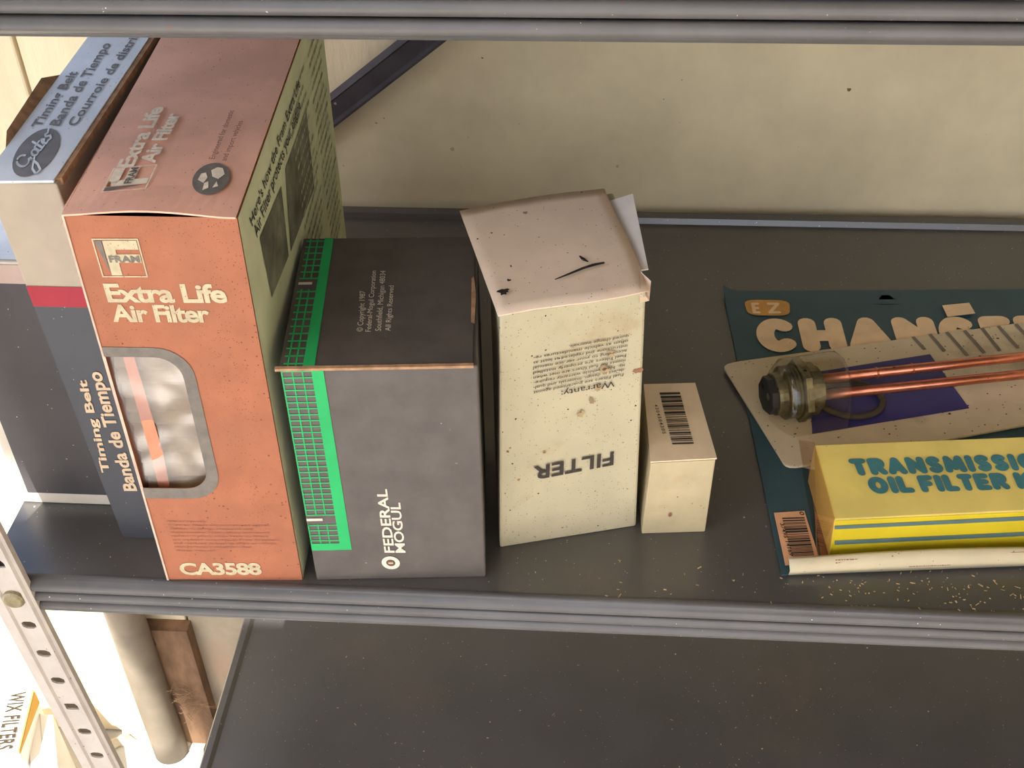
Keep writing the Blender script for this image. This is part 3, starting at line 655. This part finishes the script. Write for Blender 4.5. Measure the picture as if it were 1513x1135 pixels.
# card with curled top-left corner and a hanger hole
hc = Vector((0.4262, 0.9481)); hx = Vector((0.4741, 0.9474))-hc; hy = (Vector((0.4299, 0.9760))-hc)*1.25
hole = [tuple(hc+hx*x+hy*y) for x, y in ((-1, -.35), (-.2, -.45), (.2, -.45), (1, -.35), (.95, .1), (.45, .25), (.2, .85), (-.2, .85), (-.45, .25), (-.95, .1))]
me = bpy.data.meshes.new('card'); bm = bmesh.new()
SL = .05
def curl(s, t): return .005*max(0, 1-s/SL)**2*max(0, (t-.90)/.10)**2
t_h = hc.y
gl = [[bm.verts.new(CB(SL*i/6, t, curl(SL*i/6, t)) - kit.location) for i in range(7)] for t in [0, .3, .6, .9, .92, .94, .96, .98, 1]]
for j in range(8):
    for i in range(6): bm.faces.new((gl[j][i], gl[j][i+1], gl[j+1][i+1], gl[j+1][i]))
lo = [(SL, 0), (1, 0), (1, t_h)] + [hole[3], hole[2], hole[1], hole[0]] + [(SL, t_h)]
up = [(SL, t_h), hole[0]] + [hole[9], hole[8], hole[7], hole[6], hole[5], hole[4], hole[3]] + [(1, t_h), (1, 1), (SL, 1)]
for pol in (lo, up):
    vs = [bm.verts.new(CB(s, t) - kit.location) for s, t in pol]; bm.faces.new(vs)
bmesh.ops.triangulate(bm, faces=bm.faces[:]); bmesh.ops.recalc_face_normals(bm, faces=bm.faces[:]); bm.to_mesh(me); bm.free()
card = link('card', me, teal, kit); solid(card, .0008, 0)
tan = M('tan_print', (236, 206, 164), .65, .06, 60, [((120, 90, 70), 600, .03)])
orangeb = M('amber_print', (206, 152, 78), .6, .08, 60)
q = [(0.0486, 0.9563), (0.1697, 0.9516), (0.1609, 0.8824), (0.0519, 0.8871)]
def roundq(q, r=.18, n=4):
    P = [Vector(x) for x in q]; out_ = []
    for i in range(4):
        a_, b_, c_ = P[i-1], P[i], P[(i+1) % 4]; p_ = b_+(a_-b_)*r; r_ = b_+(c_-b_)*r
        for k in range(n+1): u = k/n; out_.append(tuple(p_*(1-u)**2 + b_*2*u*(1-u) + r_*u*u))
    return out_
decal('amber_badge', [roundq(q, .3)], CB, orangeb, kit, .0013)
round_words('badge_name', [('E', (0.0650, 0.8928), (0.0863, 0.8925), (0.0662, 0.9408)), ('Z', (0.1057, 0.8922), (0.1393, 0.8917), (0.1073, 0.9402))], CB, tan, kit, .0016, .2)
up_ = Vector((0.0618, 0.8693)) - Vector((0.0595, 0.7277))
cells = []
for ch, x0, x1 in (('C', 1119, 1184), ('H', 1190, 1254), ('A', 1256, 1325), ('N', 1328, 1395), ('G', 1396, 1456), ('E', 1460, 1512), ('R', 1516, 1575)):
    yb = 523 - (x0-1119)*.012
    st = {1119: (0.0581, 0.7305), 1190: (0.1733, 0.7308), 1256: (0.2935, 0.7309), 1328: (0.4152, 0.7310), 1396: (0.5299, 0.7313), 1460: (0.6394, 0.7316), 1516: (0.7301, 0.7324)}[x0]
    en = {1184: (0.1699, 0.7308), 1254: (0.2866, 0.7311), 1325: (0.4067, 0.7312), 1395: (0.5248, 0.7314), 1456: (0.6326, 0.7318), 1512: (0.7216, 0.7326), 1575: (0.8309, 0.7330)}[x1]
    cells.append((ch, st, en, tuple(Vector(st)+up_)))
round_words('big_title', cells, CB, tan, kit, .0012, .32)
decal('tan_tab', [[(0.5661, 0.8668), (0.6412, 0.8806), (0.6369, 0.9296), (0.5636, 0.9184)]], CB, tan, kit, .0022)
# barcode patch
decal('barcode_patch', [[(0.0110, 0.0216), (0.0887, 0.0272), (0.0795, 0.1763), (0.0102, 0.1731)]], CB, M('peach_print', (224, 172, 130), .65, .05, 60), kit, .0012)
barcode('barcode', CB, ((0.0258, 0.1563), (0.0760, 0.1561), (0.0786, 0.0446), (0.0294, 0.0432)), 22, dark_ink, kit, .0015, 5)
words('barcode_digits', [('37495 14169', (0.0186, 0.1405), (0.0242, 0.0472), (0.0277, 0.1401)), ('0', (0.0667, 0.1727), (0.0680, 0.1625), (0.0773, 0.1723))], CB, dark_ink, kit, .0015, .01)
# yellow carton
YT, YF = Face(QYT), Face(QYF)
yel = M('yellow_print', (244, 222, 124), .55, .05, 30, [((130, 95, 55), 420, .012)])
yfr = M('bright_yellow_print', (196, 176, 34), .5, .05, 30)
c8 = [Vector(v) for v in QYF]; yl, yr = Vector(QYT[3]), Vector(QYT[2])
yc = carton_body('carton', [c8[0], c8[1], Vector((yr.x, yr.y, .0015)), Vector((yl.x, yl.y, .0015)), c8[3], c8[2], yr, yl], yel, kit, .0009); yc['label'] = 'yellow transmission filter carton'
decal('front_print', [rect(.002, .002, .998, .985)], YF, yfr, yc, .0003)
teal_ink = M('teal_ink', (70, 128, 134), .6, .08, 60)
decal('front_stripe', [[(0.0042, 0.7652), (0.5642, 0.7640), (0.5602, 0.8733), (0.0026, 0.8559)], [(0.0117, 0.3420), (0.5799, 0.3385), (0.5758, 0.4504), (0.0097, 0.4534)]], YF, M('slate_ink', (82, 106, 104), .6, .06, 60), yc, .0006, 'slate stripes')
u1 = Vector((0.0854, 0.7749)) - Vector((0.0915, 0.5427))
W1 = [.9, .9, 1, 1, .85, 1.15, .42, .85, .85, .42, 1, 1]
p0 = Vector((0.0915, 0.5427)); p1 = Vector((0.5925, 0.5194)); full = p0 + (p1-p0)*((sum(W1)+.06*11)/(sum(W1[:10])+.06*9+.2))
round_words('kit_title', row('TRANSMISSION', p0, full, u1, W1, .06), YT, teal_ink, yc, .0005, .30)
u2 = Vector((0.1324, 0.5258)) - Vector((0.1382, 0.3006)); W2 = [1.1, .42, .85, .25, .85, .42, .8, .85, .85, .95, .3, 1, .42, .85]
p0 = Vector((0.1278, 0.2938)); p1 = Vector((0.5374, 0.2757)); full = p0 + (p1-p0)*((sum(W2)+.06*13)/(sum(W2[:10])+.06*9))
round_words('kit_title', row('OIL FILTER KIT', p0, full, u2, W2, .06), YT, teal_ink, yc, .0005, .30)
# clear blister wall left of the carton and the folded white lip along the front
bl_m = clear_plastic('clear_blister', (.80, .66, .56), .1)
Lf = Vector((0.0925, 0.0477)); Lb = Vector((0.1059, 0.4039))
b0 = Vector((0.3609, 0.0349, 0.0016)); b1 = Vector((0.3602, 0.1308, 0.0016))
part('blister', [b0, b1, yl+Vector((0, .001, .0012)), c8[3]+Vector((0, -.0005, .0012)), (b0+c8[0])*.5+Vector((0, -.001, 0)), c8[0]+Vector((0, -.001, 0))], [(0, 1, 2, 3), (0, 3, 5, 4)], bl_m, kit, 'clear brownish blister wall')
kraft = M('kraft_inner', (158, 118, 92), .7, .15, 50)
decal('kraft_panel', [[(0.0918, 0.0440), (0.1220, 0.0463), (0.1426, 0.3841), (0.1175, 0.3965)]], CB, kraft, kit, .0014)
lipc = M('white_fold_card', (206, 194, 162), .7, .04, 40, [((150, 125, 95), 600, .04)])
V, n = [], 30
cb0, cb1 = Vector(QCB[0]), Vector(QCB[1]); dirx = (cb1-cb0); perp = Vector((-dirx.y, dirx.x, 0)).normalized()
for i in range(n+1):
    u = .015+.985*i/n; q = cb0+dirx*u; hgt_ = .0075 + .0030*math.sin(min(1, u*1.5)*math.pi)
    V += [q+perp*.0000+Vector((0, 0, .0002)), q-perp*.0012+Vector((0, 0, hgt_*.55)), q+perp*.0035+Vector((0, 0, hgt_)), q+perp*.0055+Vector((0, 0, hgt_*.93))]
fl = part('front_fold', V, [(4*i+k, 4*i+4+k, 4*i+5+k, 4*i+1+k) for i in range(n) for k in range(3)], lipc, kit, 'white folded lip of the card', True); solid(fl, .0006, 0)
LF = Face([cb0+dirx*.015-perp*.0016+Vector((0, 0, .003)), cb1-perp*.0016+Vector((0, 0, .003)), cb1+perp*.0032+Vector((0, 0, .0088)), cb0+dirx*.015+perp*.0032+Vector((0, 0, .0088))])
rnd = random.Random(4)
decal('fold_small_print', greek(4, .80, .2, .10, .24, .07, rnd) + greek(2, .35, .2, .26, .36, .07, rnd) + [rect(.27, .9, .40, .93), rect(.47, .88, .62, .91)] + greek(2, .55, .2, .50, .60, .07, rnd), LF, brown_ink, fl, .0008)

# ------------------------------------------------------------ heater element on its white blister card
WC = Face(QWC)
el = thing('heater_element', 'copper heating element with threaded plug on a dirty white card', 'heating element', QWC[0])
wc_m = M('dirty_white_card', (216, 200, 168), .65, .06, 22, [((70, 50, 40), 420, .16), ((90, 66, 50), 260, .07)], alt=(160, 144, 120), alt_amt=.35, alt_scale=14)
ol = roundq([(0, 0), (1, 0), (1, 1), (0, 1)], .05, 4)
V = [WC(s, t, e) for e in (-.0018, 0) for s, t in ol]; n = len(ol)
bevel(part('card', V, [tuple(range(n-1, -1, -1)), tuple(range(n, 2*n))] + [(i, (i+1) % n, n+(i+1) % n, n+i) for i in range(n)], wc_m, el), .0004)
decal('blue_panel', [[(0.1298, 0.2367), (0.6296, 0.2294), (0.5538, 0.7996), (0.2072, 0.7847)]], WC, M('deep_blue_print', (62, 58, 120), .45, .08, 40), el, .0004, 'deep blue printed panel')
gst = M('grey_slot_print', (128, 120, 106), .7, .08, 60)
g = []
qa = [((0.5155, 0.9985), (0.5383, 0.8500)), ((0.5628, 1.0027), (0.5916, 0.8082)), ((0.6099, 0.9998), (0.6535, 0.7274)), ((0.6588, 0.9923), (0.7035, 0.7297)), ((0.7083, 0.9919), (0.7495, 0.7272)), ((0.7542, 0.9899), (0.8039, 0.7275)), ((0.8040, 0.9858), (0.8545, 0.7299)), ((0.8542, 0.9817), (0.9052, 0.7253))]
for (p_, q_) in qa: g.append([(p_[0], p_[1]), (q_[0], q_[1]), (q_[0]+.010, q_[1]+.004), (p_[0]+.010, p_[1]+.004)])
decal('grey_bars', g, WC, gst, el, .0004)
brass = M('tarnished_brass', (128, 120, 92), .38, .25, 150, [((50, 44, 36), 260, .2)], metal=.75)
ax0 = Vector((0.3446, 0.1507, 0.0200)); ax1 = Vector((0.3748, 0.1591, 0.0200)); axd = (ax1-ax0).normalized(); R_ = .0205
o_ = ax0
plug = part('plug', *lathe(o_, axd, [(0, .010), (.0005, .0130), (.006, .0135), (.0065, .0165)] + [(.0065+.0011*i, .0165 if i % 2 else .0150) for i in range(1, 9)] + [(.0160, .0165), (.0165, .0185), (.0205, .0185), (.021, .0165), (.026, .0165), (.027, .0140), (.029, .0140)], 36), brass, el, 'tarnished threaded brass plug')
V, F2 = lathe(o_, axd, [(.0150, .0195), (.0155, .0208), (.0195, .0208), (.0200, .0195)], 6); part('hex_collar', V, F2, brass, plug, 'hexagonal collar')
for k, (ux, uz) in enumerate(((-.005, .004), (.005, .003))):
    side = axd.cross(Vector((0, 0, 1))).normalized()
    part('terminal_screw', *lathe(o_+side*ux+Vector((0, 0, uz)), -axd, [(-.001, .0034), (.0035, .0034), (.0045, .0024)], 14), M('bright_screw', (190, 184, 150), .3, .1, 100, metal=.9), plug)
part('terminal_block', *lathe(o_-axd*.0045, axd, [(0, .0105), (.001, .012), (.0060, .012)], 8), M('black_plastic', (44, 42, 40), .4, .1, 60), plug)
copper = M('copper_rod', (205, 128, 100), .28, .12, 120, [((90, 50, 40), 260, .06)], metal=.85)
r0a, r0b = Vector((0.3721, 0.1613, 0.0240)), Vector((0.5037, 0.1919, 0.0220)); r1a, r1b = Vector((0.3727, 0.1530, 0.0180)), Vector((0.5016, 0.1794, 0.0180))
for a_, b_ in ((r0a, r0b), (r1a, r1b)):
    part('rod', *tube([a_, a_+(b_-a_)*1.45], .0031, 14), copper, el, 'bright copper rod', True)
for f_ in (.28, .45):
    part('rod_sleeve', *tube([r0a+(r0b-r0a)*f_, r0a+(r0b-r0a)*(f_+.008)], .0036, 14), copper, el)
gasket_c = WC(*(0.2829, 0.4644), .0022)
gr = [gasket_c + Vector((.0195*math.cos(2*math.pi*i/28), .0165*math.sin(2*math.pi*i/28), 0)) for i in range(29)]
part('gasket', *tube(gr, .0021, 8), M('rubber_grey', (78, 70, 58), .6, .1, 80), el, 'dark rubber gasket ring', True)
# clear blister over plug: low dome
V, F2 = [], []; ns, nt = 16, 10
s0b, t0b = 0.0, 0.0
bc = ax0+axd*.012; side = axd.cross(Vector((0, 0, 1))).normalized()
for j in range(nt+1):
    ph = math.pi*j/nt
    for i in range(ns+1):
        u = -.014 + .052*i/ns; e_ = max(0.05, min(1, (u+.014)/.008, (.040-u)/.010))**.5
        q = bc + axd*u + side*(math.cos(ph)*.0235*e_); q.z = .0045 + math.sin(ph)*.0385*e_
        V.append(q)
for j in range(nt):
    for i in range(ns): k = j*(ns+1)+i; F2.append((k, k+1, k+ns+2, k+ns+1))
part('blister', V, F2, clear_plastic('clear_dome', (.9, .88, .84), .12), el, 'clear plastic dome over the plug', True)

# ------------------------------------------------------------ crumbs on the shelves (uncountable)
crumb_m = M('straw_crumbs', (206, 176, 132), .8, .2, 300)
def crumbs(name, n, region, seed, label, zt):
    rnd = random.Random(seed); V, F2 = [], []
    for _ in range(n):
        x, y = region(rnd); L = rnd.uniform(.0002, .0008)*(2 if rnd.random() < .15 else 1); w_ = rnd.uniform(.00012, .0003); a_ = rnd.uniform(0, 6.28)
        ux, uy = math.cos(a_), math.sin(a_); k = len(V)
        for z in (0, w_):
            for (p_, q_) in ((-L, -w_), (L, -w_), (L, w_), (-L, w_)): V.append((x+ux*p_-uy*q_, y+uy*p_+ux*q_, zt+.0001+z))
        F2 += [tuple(i+k for i in f) for f in HEX]
    o = part(name, V, F2, crumb_m, None); o['kind'] = 'stuff'; tag(o, label, 'crumbs'); return o
def reg(r):
    if r.random() < .75: return (r.gauss(.435, .045), min(.031, max(.004, r.gauss(.016, .008))))
    return (r.uniform(.2, .5), r.uniform(.004, .03))
crumbs('straw_crumbs', 150, reg, 3, 'pale straw crumbs along the shelf edge before the filter kit', 0)
crumbs('dust_crumbs', 60, lambda r: (r.uniform(.0, .42), r.uniform(.02, .2)), 8, 'pale dust crumbs scattered on the lowest shelf', -.313)

# ------------------------------------------------------------ below and beside the rack
pipe_m = M('grey_beige_pipe', (122, 112, 96), .55, .08, 30, [((120, 100, 80), 90, .05)])
pb = Vector((-0.2496, 0.3780, -0.7064)); pt_ = Vector((-0.2497, 0.3780, -0.4966)); pd = pt_-pb
pz = tube([pb+pd*((FZ+.002-pb.z)/pd.z), pb, pt_, pb+pd*((-.05-pb.z)/pd.z)], .0195, 28)
tag(part('standing_pipe', *pz, pipe_m, None, None, True), 'grey beige pipe standing by the wall behind the rack', 'pipe')
rag_m = M('torn_paper_strip', (196, 184, 160), .85, .15, 60)
V, F2 = [], []; rnd = random.Random(12)
n = 26
for i in range(n+1):
    x = -.36+.15*i/n; y = .384+.004*math.sin(i*.9)
    V += [(x, y-.006-rnd.uniform(0, .006), FZ+.0012), (x, y-.002, FZ+.008+rnd.uniform(-.003, .004)), (x, y+.006, FZ+.004+rnd.uniform(0, .004))]
tag(solid(part('torn_strip', V, [(3*i+k, 3*i+3+k, 3*i+4+k, 3*i+1+k) for i in range(n) for k in (0, 1)], rag_m, None), .001, 0), 'ragged torn strip along the foot of the wall by the pipe', 'debris')
V, F2 = [], []
for k in range(40):
    c = Vector((-.208+rnd.gauss(0, .008), .380+rnd.uniform(-.003, .003), -.655+rnd.gauss(0, .016))); d_ = Vector((rnd.uniform(-1, 1), rnd.uniform(-.3, .1), rnd.uniform(-.7, .7))).normalized()*rnd.uniform(.008, .02)
    v, f = tube([c-d_, c+Vector((0, -.002, .002)), c+d_], .00025, 4); kk = len(V); V += v; F2 += [tuple(i+kk for i in q) for q in f]
o = part('dry_straw_tuft', V, F2, M('dry_straw', (136, 108, 80), .9, .2, 80), None); o['kind'] = 'stuff'; tag(o, 'dry straw tuft caught on the brown board behind the pipe', 'debris')
# sunlit boxes on the floor left of the rack
ZT = -.60
wx = thing('floor_filter_box', 'white filter carton in sunlight on the floor beyond the post', 'box', (-.36, .31, FZ))
q0, q1 = Vector((-0.3517, 0.2714, -0.6000)), Vector((-0.3649, 0.3488, -0.6000)); dpt = q1-q0; lft = Vector((-.985, -.16, 0))*.10
base = [q0+lft, q0, q1, q1+lft]
sunw = M('white_gloss_card', (236, 232, 226), .5, .03, 30)
carton_body('body', [Vector((v.x, v.y, FZ+.0005)) for v in base] + base, sunw, wx)
WXF = Face((base[0], base[1], base[2], base[3]))
gold = M('gold_print', (206, 158, 60), .6, .05, 60)
L_ = dpt.length
words('box_name', [('WIX FILTERS', (.76, .97), (.76, .05), (.93, .97))], WXF, M('tan_grey_ink', (58, 47, 34), .7, .05, 80), wx, .002, .03, 1.1)
WXR = Face((base[1], base[2], base[2], base[1]))
decal('gold_edge', [rect(.985, .0, 1.0, 1.0)], WXF, gold, wx, .0003)
part('gold_side', [base[1]+Vector((.0006, 0, -.001)), base[2]+Vector((.0006, 0, -.001)), base[2]+Vector((.0006, 0, -.022)), base[1]+Vector((.0006, 0, -.003))], [(0, 1, 2, 3)], gold, wx, 'gold side stripe')
decal('ring_emblem', [[tuple(Vector((.55, .35))+Vector((.10*math.cos(a)*k, .16*math.sin(a)*k))) for a, k in ((2*math.pi*i/20, .8), (2*math.pi*i/20, 1), (2*math.pi*(i+1)/20, 1), (2*math.pi*(i+1)/20, .8))] for i in range(20)], WXF, M('silver_ink', (190, 184, 176), .6, .05, 60), wx, .0004)
w2 = thing('floor_white_box', 'plain white carton in sunlight on the floor nearest the post', 'box', (-.30, .26, FZ))
q0 = Vector((-0.3170, 0.2701, -0.6300)); q1 = Vector((-0.3482, 0.3394, -0.6300))
base = [q0+Vector((-.03, 0, 0)), q0, q1, q1+Vector((-.03, 0, 0))]
carton_body('body', [Vector((v.x, v.y, FZ+.0005)) for v in base] + base, sunw, w2)
decal('lid_seam', [rect(.48, .0, .53, 1)], Face(base), M('seam_grey', (196, 196, 190), .6, .05, 60), w2, .0004)
